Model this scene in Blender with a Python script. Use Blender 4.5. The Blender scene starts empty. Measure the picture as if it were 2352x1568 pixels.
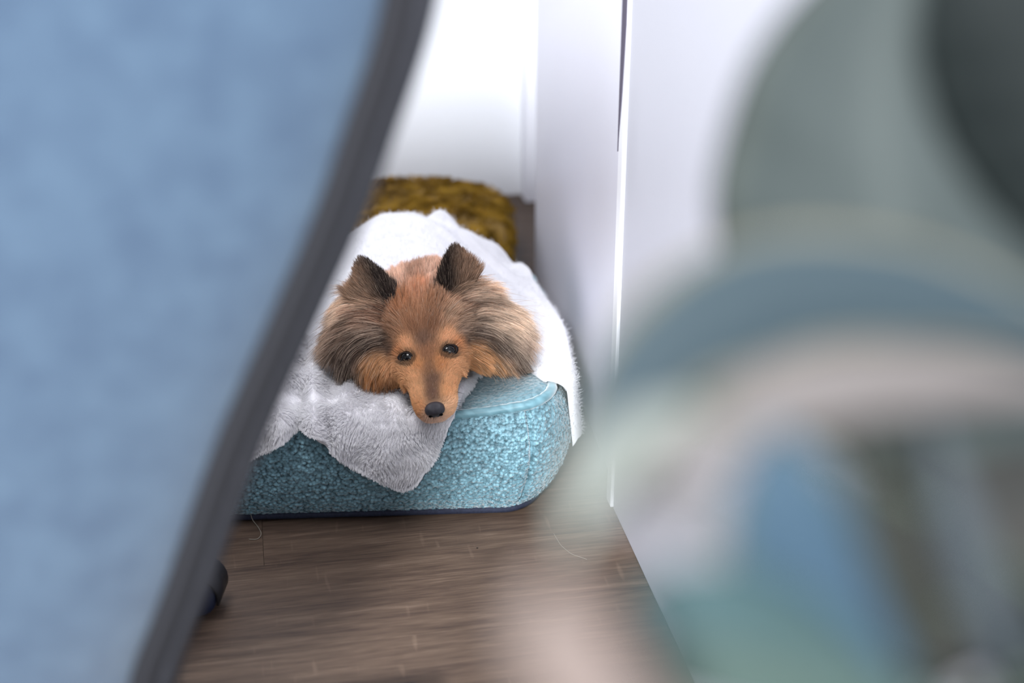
import bpy, bmesh, math, random
import numpy as np
from mathutils import Vector, Matrix, noise as mnoise
from mathutils.bvhtree import BVHTree
from mathutils.kdtree import KDTree

random.seed(7); RNG = np.random.default_rng(7)
scene = bpy.context.scene
COL = scene.collection

# ------------------------------------------------------------------ camera
CAM_H, PITCH, FPX = 1.05, math.radians(25.8), 3267.0
cam_d = bpy.data.cameras.new('camera'); cam = bpy.data.objects.new('camera', cam_d); COL.objects.link(cam)
cam.location = (0, 0, CAM_H); cam.rotation_euler = (math.pi/2 - PITCH, 0, 0)
cam_d.sensor_width = 36.0; cam_d.lens = FPX*36.0/2352.0
cam_d.clip_start = 0.02
cam_d.dof.use_dof = True; cam_d.dof.focus_distance = 1.84; cam_d.dof.aperture_fstop = 1.8
scene.camera = cam
# ------------------------------------------------------------------ world, lights, exposure
world = bpy.data.worlds.new('world'); scene.world = world; world.use_nodes = True
wb = world.node_tree.nodes['Background']; wb.inputs[0].default_value = (0.78, 0.88, 1.0, 1); wb.inputs[1].default_value = 0.4

def area(name, loc, target, size, energy, color):
    l = bpy.data.lights.new(name, 'AREA'); l.shape = 'RECTANGLE'; l.size, l.size_y = size; l.energy = energy; l.color = color
    o = bpy.data.objects.new(name, l); COL.objects.link(o); o.location = loc
    o.rotation_euler = (Vector(target) - Vector(loc)).to_track_quat('-Z', 'Y').to_euler(); return o
area('window_daylight', (-0.50, -1.70, 2.12), (-0.0, 1.7, 0.15), (0.34, 0.36), 225, (0.93, 0.97, 1.0))
area('ceiling_fill_light', (-0.60, 1.25, 2.44), (-0.60, 1.25, 0), (0.9, 0.9), 22, (0.98, 0.98, 1.0))  # unseen overhead fill, added to raise the ambient light
scene.view_settings.view_transform = 'Standard'; scene.view_settings.look = 'None'
scene.view_settings.gamma = 1.0; scene.view_settings.use_curve_mapping = False
scene.view_settings.exposure = 0.62
scene.cycles.max_bounces = 8
scene.cycles.use_denoising = True

# ------------------------------------------------------------------ view geometry helpers (metres; px in the photo's frame)
cR = np.array([1., 0, 0]); cF = np.array([0, math.cos(PITCH), -math.sin(PITCH)]); cD = np.array([0, -math.sin(PITCH), -math.cos(PITCH)])
C0 = np.array([0, 0, CAM_H])
def ray(px, py): return cF + (px-1176)/FPX*cR + (py-784)/FPX*cD
def at_depth(px, py, t): return C0 + t*ray(px, py)
def at_y(px, py, y): r = ray(px, py); return C0 + y/r[1]*r
def at_z(px, py, z): r = ray(px, py); return C0 + (z-CAM_H)/r[2]*r
def project(P):
    P = np.asarray(P, float) - C0; t = P @ cF
    return 1176 + FPX*(P @ cR)/t, 784 + FPX*(P @ cD)/t

# ------------------------------------------------------------------ object helpers
def lin(c):
    c = np.asarray(c, float)/255.0
    return np.where(c <= 0.04045, c/12.92, ((c+0.055)/1.055)**2.4)
def rgba(c): return tuple(lin(c)) + (1.0,)

def thing(name, label, cat, loc=(0, 0, 0), group=None):
    o = bpy.data.objects.new(name, None); COL.objects.link(o); o.location = loc; o.empty_display_size = .05
    o['label'] = label; o['category'] = cat
    if group: o['group'] = group
    return o
def tag(o, label, cat, group=None):
    o['label'] = label; o['category'] = cat
    if group: o['group'] = group
    return o
def link(name, me, mat=None, parent=None, kind=None, smooth=True, label=None):
    o = bpy.data.objects.new(name, me); COL.objects.link(o)
    if mat is not None and len(me.materials) == 0: me.materials.append(mat)
    if smooth and hasattr(me, 'polygons') and len(me.polygons):
        me.polygons.foreach_set('use_smooth', np.ones(len(me.polygons), bool))
    if parent is not None:
        o.parent = parent; o.matrix_parent_inverse = Matrix.Translation(-Vector(parent_loc(parent)))
    if kind: o['kind'] = kind
    if label: o['label'] = label
    return o
def parent_loc(p):
    v = Vector(p.location)
    while p.parent is not None:
        p = p.parent
        if p.type == 'EMPTY': break
    return v
def mesh(name, V, Fc):
    me = bpy.data.meshes.new(name); me.from_pydata([tuple(v) for v in V], [], [tuple(f) for f in Fc]); me.update(); return me
def grid_faces(nu, nv, closed_u=False):
    f = []
    for j in range(nv-1):
        for i in range(nu if closed_u else nu-1):
            k = (i+1) % nu
            f.append((j*nu+i, j*nu+k, (j+1)*nu+k, (j+1)*nu+i))
    return f
def bm_mesh(name, bm):
    me = bpy.data.meshes.new(name); bmesh.ops.recalc_face_normals(bm, faces=bm.faces); bm.to_mesh(me); bm.free(); return me
def add_box(bm, c, s, M=None, bevel=0.0):
    r = bmesh.ops.create_cube(bm, size=1.0); vs = r['verts']
    for v in vs: v.co = Vector((v.co.x*s[0], v.co.y*s[1], v.co.z*s[2]))
    if bevel:
        es = list({e for v in vs for e in v.link_edges})
        rb = bmesh.ops.bevel(bm, geom=es, offset=bevel, segments=2, affect='EDGES', profile=.6)
        vs = list({v for f in rb['faces'] for v in f.verts} | {v for v in vs if v.is_valid})
    for v in vs:
        v.co = v.co + Vector(c)
        if M is not None: v.co = M @ v.co
    return vs
def tube(P, rad, n=10, cap=True):
    """swept tube through points P with radii rad -> verts, faces"""
    P = np.asarray(P, float); rad = np.broadcast_to(np.asarray(rad, float), (len(P),))
    T = np.gradient(P, axis=0); T /= np.linalg.norm(T, axis=1)[:, None] + 1e-12
    up = np.array([0, 0, 1.]) if abs(T[0][2]) < .9 else np.array([1., 0, 0])
    V = []; N = np.cross(T[0], up); N /= np.linalg.norm(N)
    for i in range(len(P)):
        N = N - (N @ T[i])*T[i]; N /= np.linalg.norm(N) + 1e-12; B = np.cross(T[i], N)
        for k in range(n):
            a = 2*math.pi*k/n; V.append(P[i] + rad[i]*(math.cos(a)*N + math.sin(a)*B))
    Fc = grid_faces(n, len(P), True)
    if cap: Fc += [tuple(range(n))[::-1], tuple(range((len(P)-1)*n, len(P)*n))]
    return V, Fc
def lathe(name, prof, n=28, loc=(0, 0, 0), axis=None):
    V = []
    for (r, z) in prof:
        for k in range(n):
            a = 2*math.pi*k/n; V.append((r*math.cos(a), r*math.sin(a), z))
    V = np.array(V); 
    if axis is not None:
        q = Vector((0, 0, 1)).rotation_difference(Vector(axis)).to_matrix(); V = V @ np.array(q).T
    return mesh(name, V + np.array(loc), grid_faces(n, len(prof), True) + [tuple(range(n))[::-1], tuple(range((len(prof)-1)*n, len(prof)*n))])

# ------------------------------------------------------------------ material helpers
def mat(name, col, rough=.8, spec=.3, metallic=0.0, sheen=0.0):
    m = bpy.data.materials.new(name); m.use_nodes = True; b = m.node_tree.nodes['Principled BSDF']
    b.inputs['Base Color'].default_value = rgba(col); b.inputs['Roughness'].default_value = rough
    b.inputs['Specular IOR Level'].default_value = spec; b.inputs['Metallic'].default_value = metallic
    b.inputs['Sheen Weight'].default_value = sheen
    return m
def nd(m, t, **kw):
    n = m.node_tree.nodes.new(t)
    for k, v in kw.items():
        if k.startswith('i_'): n.inputs[k[2:].replace('_', ' ')].default_value = v
        else: setattr(n, k, v)
    return n
def lk(m, a, b): m.node_tree.links.new(a, b)
def ramp(m, src, stops):
    r = nd(m, 'ShaderNodeValToRGB'); e = r.color_ramp.elements
    while len(e) < len(stops): e.new(.5)
    for k, (p, c) in enumerate(stops): e[k].position = p; e[k].color = rgba(c)
    lk(m, src, r.inputs[0]); return r
def noise_mat(name, stops, scale, rough=.8, spec=.3, bump=0.0, bscale=None, stretch=None, detail=6, sheen=0.0, bdist=.002):
    m = mat(name, stops[0][1], rough, spec, sheen=sheen); b = m.node_tree.nodes['Principled BSDF']
    tc = nd(m, 'ShaderNodeTexCoord'); src = tc.outputs['Object']
    if stretch:
        mp = nd(m, 'ShaderNodeMapping'); mp.inputs['Scale'].default_value = stretch; lk(m, src, mp.inputs[0]); src = mp.outputs[0]
    n = nd(m, 'ShaderNodeTexNoise', i_Scale=scale, i_Detail=detail); lk(m, src, n.inputs['Vector'])
    r = ramp(m, n.outputs['Fac'], stops); lk(m, r.outputs[0], b.inputs['Base Color'])
    if bump:
        n2 = nd(m, 'ShaderNodeTexNoise', i_Scale=bscale or scale, i_Detail=4); lk(m, src, n2.inputs['Vector'])
        bp = nd(m, 'ShaderNodeBump', i_Strength=bump, i_Distance=bdist); lk(m, n2.outputs['Fac'], bp.inputs['Height']); lk(m, bp.outputs[0], b.inputs['Normal'])
    return m
def attr_mat(name, attr='tint', rough=.75, spec=.2, sheen=0.0):
    m = mat(name, (128, 128, 128), rough, spec, sheen=sheen); b = m.node_tree.nodes['Principled BSDF']
    a = nd(m, 'ShaderNodeAttribute', attribute_name=attr); lk(m, a.outputs['Color'], b.inputs['Base Color'])
    return m
def strand_mat(name, rough=.55, spec=.25, trans=.0):
    m = attr_mat(name, 'tint', rough, spec); return m

def strands(name, P, rad, colr, material, parent=None, kind='stuff'):
    """P (n,k,3) strand points, rad (k,) radii, colr (n,3) or (n,k,3) linear colours -> one hair curves object"""
    n, k, _ = P.shape
    hc = bpy.data.hair_curves.new(name); hc.add_curves([k]*n)
    hc.attributes['position'].data.foreach_set('vector', np.ascontiguousarray(P, np.float32).ravel())
    ra = hc.attributes.get('radius') or hc.attributes.new('radius', 'FLOAT', 'POINT')
    ra.data.foreach_set('value', np.tile(np.asarray(rad, np.float32), n))
    if colr.ndim == 2: colr = np.repeat(colr[:, None, :], k, 1)
    ca = hc.attributes.new('tint', 'FLOAT_COLOR', 'POINT')
    ca.data.foreach_set('color', np.concatenate([colr, np.ones(colr.shape[:2]+(1,))], 2).astype(np.float32).ravel())
    hc.materials.append(material)
    return link(name, hc, None, parent, kind, smooth=False)

def tri_data(me):
    me.calc_loop_triangles(); nt = len(me.loop_triangles)
    T = np.empty(nt*3, np.int32); me.loop_triangles.foreach_get('vertices', T); T = T.reshape(-1, 3)
    V = np.empty(len(me.vertices)*3, np.float32); me.vertices.foreach_get('co', V); V = V.reshape(-1, 3).astype(float)
    N = np.empty(len(me.vertices)*3, np.float32); me.vertices.foreach_get('normal', N); N = N.reshape(-1, 3).astype(float)
    return V, N, T
def scatter(me, count, keep=None):
    V, N, T = tri_data(me); A = np.linalg.norm(np.cross(V[T[:, 1]]-V[T[:, 0]], V[T[:, 2]]-V[T[:, 0]]), axis=1)
    if keep is not None: A = A*keep(V[T].mean(1), N[T].mean(1))
    k = RNG.choice(len(T), count, p=A/A.sum()); u, v = RNG.random((2, count)); s = u+v > 1; u[s], v[s] = 1-u[s], 1-v[s]
    w = np.stack([1-u-v, u, v], 1)[:, :, None]
    P = (V[T[k]]*w).sum(1); n = (N[T[k]]*w).sum(1); n /= np.linalg.norm(n, axis=1)[:, None]+1e-9
    return P, n
def facing(V, N): return ((C0 - V)*N).sum(1)
def clump(P, every, amount):
    n, k, _ = P.shape; g = RNG.choice(n, max(1, n//every), replace=False); kd = KDTree(len(g))
    for i, j in enumerate(g): kd.insert(P[j, 0]*.6 + P[j, k//2]*.4, i)
    kd.balance(); q = P[:, 0]*.6 + P[:, k//2]*.4
    idx = np.array([kd.find(v)[1] for v in q]); s = np.linspace(0, 1, k)[None, :, None]
    G = P[g[idx]]; same = (np.linalg.norm(G[:, 0]-P[:, 0], axis=1) < .02)[:, None, None]
    c = amount*s**1.4*RNG.uniform(.5, 1.0, (n, 1, 1))*same
    return P*(1-c) + G*c, idx
def vnoise(P, s, seed=0.0):
    return np.array([mnoise.noise(Vector((x*s+seed, y*s-seed, z*s+2*seed))) for x, y, z in P])
def voronoi(P, cell):
    """distance to the nearest / second nearest jittered cell point and a random value per cell"""
    Q = P/cell; I = np.floor(Q).astype(np.int64); f1 = np.full(len(P), 9.); f2 = np.full(len(P), 9.); idv = np.zeros(len(P))
    def h(a, b, c, s):
        x = (a*374761393 + b*668265263 + c*2147483647 + s*1274126177) & 0xffffffff
        x = ((x ^ (x >> 13))*1274126177) & 0xffffffff; return ((x ^ (x >> 16)) & 0xffff)/65535.0
    for dx in (-1, 0, 1):
        for dy in (-1, 0, 1):
            for dz in (-1, 0, 1):
                J = I + [dx, dy, dz]; a, b, c = J.T
                p = J + np.stack([h(a, b, c, 1), h(a, b, c, 2), h(a, b, c, 3)], 1)
                d = np.linalg.norm(p-Q, axis=1); near = d < f1
                f2 = np.where(near, f1, np.minimum(f2, d)); idv = np.where(near, h(a, b, c, 4), idv); f1 = np.where(near, d, f1)
    return f1, f2, idv

# ------------------------------------------------------------------ room (turned 10.5 degrees against the camera)
RA = math.radians(10.5); MR = Matrix.Rotation(RA, 4, 'Z')
M_wall = noise_mat('white_paint', [(.3, (212, 213, 218)), (.7, (218, 219, 224))], 2.0, .75, .2, .12, 140)
M_cab = noise_mat('white_lacquer', [(.3, (214, 213, 224)), (.7, (221, 221, 231))], 1.2, .38, .4)
M_door = noise_mat('grey_white_lacquer', [(.3, (176, 176, 186)), (.7, (184, 184, 193))], 1.2, .4, .35)
M_ceil = mat('ceiling_paint', (150, 150, 152), .9)
M_far = noise_mat('grey_wall_paint', [(.3, (112, 112, 114)), (.7, (120, 120, 122))], 2.0, .8, .2)
M_edge = mat('brushed_edge', (240, 240, 246), .3, .6, .1)
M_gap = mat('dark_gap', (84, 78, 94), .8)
def rbox(name, x0, x1, y0, y1, z0, z1, m, parent=None, kind=None, bevel=0.0, extra=None):
    bm = bmesh.new(); M = MR if extra is None else MR @ extra
    add_box(bm, ((x0+x1)/2, (y0+y1)/2, (z0+z1)/2), (x1-x0, y1-y0, z1-z0), M, bevel)
    return link(name, bm_mesh(name, bm), m, parent, kind, smooth=False)
XL, XR, YF, YB, ZC = -1.9, 1.09, -2.05, 2.851, 2.5
floor_o = rbox('floor', XL-.1, XR+.1, YF-.1, YB+.1, -.06, -.004, mat('floor_base', (40, 32, 28), .9), None, 'structure')
rbox('ceiling', XL-.1, XR+.1, YF-.1, YB+.1, ZC, ZC+.06, M_ceil, None, 'structure')
rbox('wall_back', XL-.1, XR+.1, YB, YB+.1, 0, ZC, M_wall, None, 'structure')
rbox('wall_left', XL-.1, XL, YF, YB, 0, ZC, M_far, None, 'structure')
rbox('wall_right', XR, XR+.1, YF, YB, 0, ZC, M_wall, None, 'structure')
bm = bmesh.new()
for x0, x1, z0, z1 in ((XL, -1.1, 0, ZC), (.95, XR, 0, ZC), (-1.1, .95, 0, .85), (-1.1, .95, 2.3, ZC)):
    add_box(bm, ((x0+x1)/2, YF-.05, (z0+z1)/2), (x1-x0, .1, z1-z0), MR)
link('wall_front', bm_mesh('wall_front', bm), M_far, None, 'structure', smooth=False)
rbox('trim_1', .548, XR, 2.80, YB, 0, ZC, noise_mat('pier_paint', [(.3, (224, 224, 233)), (.7, (230, 230, 238))], 2, .7, .2), None, 'structure')

# floor planks: each board its own piece
M_oak = mat('brown_oak_vinyl', (100, 80, 65), .58, .35); nt = M_oak.node_tree; b = nt.nodes['Principled BSDF']
tc = nd(M_oak, 'ShaderNodeTexCoord'); oi = nd(M_oak, 'ShaderNodeObjectInfo')
off = nd(M_oak, 'ShaderNodeVectorMath', operation='SCALE'); off.inputs[0].default_value = (13, 7, 3); lk(M_oak, oi.outputs['Random'], off.inputs['Scale'])
ad = nd(M_oak, 'ShaderNodeVectorMath', operation='ADD'); lk(M_oak, tc.outputs['Object'], ad.inputs[0]); lk(M_oak, off.outputs[0], ad.inputs[1])
mp = nd(M_oak, 'ShaderNodeMapping'); mp.inputs['Scale'].default_value = (1.9, 30, 1); lk(M_oak, ad.outputs[0], mp.inputs[0])
n1 = nd(M_oak, 'ShaderNodeTexNoise', i_Scale=2.2, i_Detail=9, i_Roughness=.62, i_Distortion=.7); lk(M_oak, mp.outputs[0], n1.inputs['Vector'])
mp2 = nd(M_oak, 'ShaderNodeMapping'); mp2.inputs['Scale'].default_value = (14, 190, 1); lk(M_oak, ad.outputs[0], mp2.inputs[0])
n2 = nd(M_oak, 'ShaderNodeTexNoise', i_Scale=2.0, i_Detail=5); lk(M_oak, mp2.outputs[0], n2.inputs['Vector'])
mx = nd(M_oak, 'ShaderNodeMath', operation='MULTIPLY_ADD'); lk(M_oak, n2.outputs['Fac'], mx.inputs[0]); mx.inputs[1].default_value = .5; lk(M_oak, n1.outputs['Fac'], mx.inputs[2])
rp = ramp(M_oak, mx.outputs[0], [(.46, (45, 34, 29)), (.66, (66, 52, 43)), (.82, (79, 64, 53)), (1.0, (97, 81, 69))])
# short pale saw marks across the grain
mp3 = nd(M_oak, 'ShaderNodeMapping'); mp3.inputs['Scale'].default_value = (95, 14, 1); mp3.inputs['Rotation'].default_value = (0, 0, .25); lk(M_oak, ad.outputs[0], mp3.inputs[0])
n3 = nd(M_oak, 'ShaderNodeTexNoise', i_Scale=1.0, i_Detail=1); lk(M_oak, mp3.outputs[0], n3.inputs['Vector'])
r3 = nd(M_oak, 'ShaderNodeMapRange'); r3.inputs['From Min'].default_value = .68; r3.inputs['From Max'].default_value = .8; r3.inputs['To Max'].default_value = .09; lk(M_oak, n3.outputs['Fac'], r3.inputs['Value'])
mxc = nd(M_oak, 'ShaderNodeMix', data_type='RGBA'); lk(M_oak, r3.outputs[0], mxc.inputs['Factor']); lk(M_oak, rp.outputs[0], mxc.inputs['A']); mxc.inputs['B'].default_value = rgba((165, 142, 122))
lk(M_oak, mxc.outputs['Result'], b.inputs['Base Color'])
bp = nd(M_oak, 'ShaderNodeBump', i_Strength=.25, i_Distance=.0006); lk(M_oak, mx.outputs[0], bp.inputs['Height']); lk(M_oak, bp.outputs[0], b.inputs['Normal'])
PW, PL = .178, 1.24
rowY0 = 1.3727 - .004                      # a seam seen in the photo
r0 = int(math.floor((YF - rowY0)/PW)); r1 = int(math.ceil((YB - rowY0)/PW))
for rr in range(r0, r1):
    ya, yb = max(YF, rowY0+rr*PW), min(YB, rowY0+(rr+1)*PW)
    if yb-ya < .01: continue
    xs = -.036 + (((rr-1)*0.31) % 1.0)*PL
    k0 = int(math.floor((XL-xs)/PL))
    for k in range(k0, k0+4):
        xa, xb = max(XL, xs+k*PL), min(XR, xs+(k+1)*PL)
        if xb-xa < .02: continue
        bm = bmesh.new(); add_box(bm, (0, 0, -.002), (xb-xa-.0003, yb-ya-.0003, .004), None, .0004)
        o = link('plank', bm_mesh('plank', bm), M_oak, floor_o, smooth=False)
        o.matrix_parent_inverse = Matrix(); o.matrix_local = MR @ Matrix.Translation(((xa+xb)/2, (ya+yb)/2, 0))

# tall white cupboards on the right
far = thing('tall_cupboard', 'white tall cupboard side beyond the bright vertical edge, right of the dog bed', 'cupboard', tuple(MR @ Vector((.8, 2.0, 0))))
EX = Matrix.Translation((.492, 2.42, 0)) @ Matrix.Rotation(math.radians(-3.1), 4, 'Z') @ Matrix.Translation((-.492, -2.42, 0))
rbox('carcass', .512, 1.02, 1.66, 2.42, 0.0, 2.3, M_cab, far, extra=EX, bevel=.002)
rbox('side_panel', .492, .511, 1.66, 2.42, 0.002, 2.3, M_cab, far, extra=EX, bevel=.0015)
near = thing('wardrobe', 'white wardrobe front nearest the camera, behind the blurred plant leaves', 'wardrobe', tuple(MR @ Vector((.8, .6, 0))))
rbox('carcass', .456, 1.06, -.9, 1.60, 0.0, 2.3, M_cab, near, bevel=.002)
rbox('door', .436, .455, .50, 1.596, .001, 2.29, M_door, near, bevel=.0015)
rbox('door', .436, .455, -.90, .496, .001, 2.29, M_door, near, bevel=.0015)
rbox('edge_strip', .4325, .4545, 1.598, 1.6205, .001, 2.29, M_edge, near, bevel=.002)['label'] = 'bright narrow metal edge strip'
bm = bmesh.new()                            # dark wedge over the strip imitates door gap shade, tapering out low down
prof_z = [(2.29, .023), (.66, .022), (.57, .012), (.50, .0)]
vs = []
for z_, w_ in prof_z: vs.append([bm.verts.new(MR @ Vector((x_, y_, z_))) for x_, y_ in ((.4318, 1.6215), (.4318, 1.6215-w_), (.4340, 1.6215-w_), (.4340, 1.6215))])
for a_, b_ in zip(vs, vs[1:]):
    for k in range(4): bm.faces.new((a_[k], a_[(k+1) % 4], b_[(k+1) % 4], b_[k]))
bm.faces.new(vs[0]); link('gap_shade', bm_mesh('gap_shade', bm), M_gap, near, smooth=False, label='dark tapering wedge imitating the door gap shade over the edge strip')

# ------------------------------------------------------------------ dog bed
BED_C = np.array([-.213, 1.872]); BED_R = math.radians(3.0); BED_HX, BED_HY, BED_RC = .283, .266, .085
bex = np.array([math.cos(BED_R), math.sin(BED_R)]); bey = np.array([-math.sin(BED_R), math.cos(BED_R)])
def rrect(n, inset=0.0, rc=BED_RC, start=None):
    """n points of the rounded plan outline (bed-local), and outward normals, counter-clockwise"""
    hx, hy, r = BED_HX-inset, BED_HY-inset, max(.02, rc-inset*.3)
    segs = [('l', (-hx+r, -hy), (hx-r, -hy)), ('a', (hx-r, -hy+r), -90), ('l', (hx, -hy+r), (hx, hy-r)), ('a', (hx-r, hy-r), 0),
            ('l', (hx-r, hy), (-hx+r, hy)), ('a', (-hx+r, hy-r), 90), ('l', (-hx, hy-r), (-hx, -hy+r)), ('a', (-hx+r, -hy+r), 180)]
    out = []; nor = []
    La = math.pi/2*r
    tot = sum((math.dist(s[1], s[2]) if s[0] == 'l' else La) for s in segs)
    for i in range(n):
        d = tot*i/n
        for s in segs:
            Ls = math.dist(s[1], s[2]) if s[0] == 'l' else La
            if d <= Ls:
                f = d/Ls
                if s[0] == 'l':
                    p = np.array(s[1])*(1-f)+np.array(s[2])*f; t = np.array(s[2])-np.array(s[1]); t /= np.linalg.norm(t); nn = np.array([t[1], -t[0]])
                else:
                    a = math.radians(s[2] + 90*f); nn = np.array([math.cos(a), math.sin(a)]); p = np.array(s[1]) + r*nn
                out.append(p); nor.append(nn); break
            d -= Ls
    return np.array(out), np.array(nor)
def bed_world(p): return BED_C + p[..., :1]*bex + p[..., 1:2]*bey
BED_PROF = np.array([(.026, .007), (.016, .016), (.008, .032), (.002, .06), (.0, .085), (.002, .11), (.008, .130), (.017, .143), (.024, .1495)])
def bed_inset(z): return np.interp(z, BED_PROF[:, 1], BED_PROF[:, 0])
def corner_lift(p):
    """the front right corner of the cushion stands a little proud; (bed-local)"""
    return .016*np.exp(-(((p[..., 0]-.25)/.07)**2 + ((p[..., 1]+.21)/.07)**2))
def bed_top(x, y):
    d = np.stack([np.asarray(x)-BED_C[0], np.asarray(y)-BED_C[1]], -1); p = np.stack([d @ bex, d @ bey], -1)
    return .158 + corner_lift(p) - .012*np.exp(-(((p[..., 0]-.08)/.12)**2+((p[..., 1]+.2)/.1)**2))
def bed_taper(q, z):
    q = q.copy(); q[:, 0] -= (.022*np.clip((.10-z)/.10, 0, 1)**1.5)*sstep(.12, .27, q[:, 0]); return q
def sstep(a, b, x): t = np.clip((x-a)/(b-a), 0, 1); return t*t*(3-2*t)
bed = thing('dog_bed', 'rectangular turquoise boucle dog bed on the floor, with piped edge and navy underside', 'dog bed', (BED_C[0], BED_C[1], 0))
M_bou = attr_mat('turquoise_boucle', 'tint', .52, .5, .7)
NP, NZ = 2000, 150
prof_s = np.concatenate([[0], np.cumsum(np.linalg.norm(np.diff(BED_PROF, axis=0), axis=1))]); ss = np.linspace(0, prof_s[-1], NZ)
ins = np.interp(ss, prof_s, BED_PROF[:, 0]); zz = np.interp(ss, prof_s, BED_PROF[:, 1])
k3 = np.ones(9)/9; ins = np.convolve(np.pad(ins, 4, 'edge'), k3, 'valid'); zz = np.convolve(np.pad(zz, 4, 'edge'), k3, 'valid')
V = []; Nn = []
base_p, base_n = rrect(NP)
seam = np.exp(-((base_p[:, 0]-.226)/.0034)**2)*(base_p[:, 1] < 0)       # vertical seam near the right corner
for j in range(NZ):
    q = base_p - base_n*ins[j] - base_n*(seam*.0040)[:, None]*(1 if zz[j] > .02 else 0)
    q = bed_taper(q, zz[j])
    w = bed_world(q); lift = corner_lift(q)*np.clip((zz[j]-.09)/.06, 0, 1)
    V.append(np.concatenate([w, (zz[j]+lift)[:, None]], 1)); Nn.append(np.concatenate([base_n[:, :1]*bex + base_n[:, 1:]*bey, np.full((NP, 1), .0)], 1))
V = np.concatenate(V); Nn = np.concatenate(Nn)
f1, f2, idv = voronoi(V*[1, 1, 1.15], .0044)
hgt = np.sqrt(np.clip(1-f1**2*1.5, 0, 1))*(.75+.6*idv)
V = V + Nn*(hgt*.0032*(1-np.tile(seam, NZ)*.8))[:, None]
me = mesh('bed_side', V, grid_faces(NP, NZ, True))
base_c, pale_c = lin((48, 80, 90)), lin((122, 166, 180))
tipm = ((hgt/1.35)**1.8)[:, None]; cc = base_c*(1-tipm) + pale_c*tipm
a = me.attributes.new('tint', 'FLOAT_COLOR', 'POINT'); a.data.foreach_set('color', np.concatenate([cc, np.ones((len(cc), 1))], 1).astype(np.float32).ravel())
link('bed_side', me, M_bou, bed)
# cushion top
V = []; ntop = 150
for j in range(ntop):
    q = base_p[::2]*1.0; sc = .024 + (j/(ntop-1))**1.15*.24
    pp, nn = rrect(NP//2, sc, max(.03, BED_RC-sc*.4)) if sc < .2 else rrect(NP//2, sc, .03)
    w = bed_world(pp); z = bed_top(w[:, 0], w[:, 1]) - .0085*math.exp(-(sc-.024)/.006)
    V.append(np.concatenate([w, z[:, None]], 1))
V = np.concatenate(V); f1, f2, idt = voronoi(V, .0038); V[:, 2] += np.clip(1-f1*1.2, 0, 1)*.0022
n2p = NP//2
me = mesh('bed_cushion_top', V, grid_faces(n2p, ntop, True) + [tuple(range((ntop-1)*n2p, ntop*n2p))])
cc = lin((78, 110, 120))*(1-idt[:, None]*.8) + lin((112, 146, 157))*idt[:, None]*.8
a = me.attributes.new('tint', 'FLOAT_COLOR', 'POINT'); a.data.foreach_set('color', np.concatenate([cc, np.ones((len(cc), 1))], 1).astype(np.float32).ravel())
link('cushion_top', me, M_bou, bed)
# raised piping
pp, nn = rrect(420, .026, .055); w = bed_world(pp); zl = .1505 + corner_lift(pp)
P = np.concatenate([w, zl[:, None]], 1); P = np.vstack([P, P[:2]])
V, Fc = tube(P, .0062, 12, False); V = np.array(V); f1, _, idp = voronoi(V, .0036); ctr = np.repeat(P, 12, 0); V = V + (V-ctr)*(np.clip(1-f1, 0, 1)*.3)[:, None]
me = mesh('piping', V, Fc); cc = lin((72, 112, 123))*(1-idp[:, None]*.8) + lin((112, 154, 166))*idp[:, None]*.8
a = me.attributes.new('tint', 'FLOAT_COLOR', 'POINT'); a.data.foreach_set('color', np.concatenate([cc, np.ones((len(cc), 1))], 1).astype(np.float32).ravel())
link('piping', me, M_bou, bed, label='raised turquoise piping along the top edge')
# navy underside
V = []
for j, (i_, z_) in enumerate([(.05, .0005), (.022, .0005), (.016, .004), (.016, .010), (.026, .014)]):
    q = bed_taper(base_p[::4] - base_n[::4]*i_, z_); w = bed_world(q); V.append(np.concatenate([w, np.full((len(w), 1), z_)], 1))
nb = len(base_p[::4]); me = mesh('underside', np.concatenate(V), grid_faces(nb, 5, True) + [tuple(range(nb))[::-1]])
link('underside', me, noise_mat('navy_cloth', [(.3, (24, 27, 42)), (.7, (36, 40, 58))], 300, .8), bed, label='navy fabric base strip')
# fuzz standing off the boucle
Ps, Ns = scatter(bpy.data.meshes['bed_side'], 12000, lambda v, n: (v[:, 1] < 1.80)*(v[:, 0] > -.45)*1.0)
kk = np.linspace(0, 1, 4)[None, :, None]; rd = RNG.normal(0, 1, Ps.shape)
Pf = Ps[:, None] + kk*(.0012*(Ns*.8+rd*.6))[:, None] + kk**2*(.0008*RNG.normal(0, 1, Ps.shape))[:, None]
tint = base_c*RNG.uniform(.8, 1.5, (len(Ps), 1))
strands('boucle_fuzz', Pf, [.00022, .0002, .00016, .0001], tint, strand_mat('boucle_fuzz'), bed)

# ------------------------------------------------------------------ dog
hE = at_depth(983, 813, 1.855)
ph = math.radians(9.6); hr = math.cos(ph)*cR - math.sin(ph)*cD; hd = math.sin(ph)*cR + math.cos(ph)*cD
_a, _b = .726, .684; _k = math.hypot(_a, _b); _a /= _k; _b /= _k
hm = _a*hd - _b*cF; hn = -_b*hd - _a*cF
def H(r, m, n): return hE + .01*(r*hr + m*hm + n*hn)          # head frame, centimetres: right, muzzle, up
def loft(bm, secs, n=28, expo=2.3):
    rings = []
    for (c, ax, ay, wx, wy) in secs:
        ring = []
        for k in range(n):
            t = 2*math.pi*k/n; ct, st = math.cos(t), math.sin(t)
            x = math.copysign(abs(ct)**(2/expo), ct); y = math.copysign(abs(st)**(2/expo), st)
            ring.append(bm.verts.new(Vector(c + ax*x*wx + ay*y*wy)))
        rings.append(ring)
    for a_, b_ in zip(rings, rings[1:]):
        for k in range(n): bm.faces.new((a_[k], a_[(k+1) % n], b_[(k+1) % n], b_[k]))
    bm.faces.new(rings[0][::-1]); bm.faces.new(rings[-1])
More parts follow.
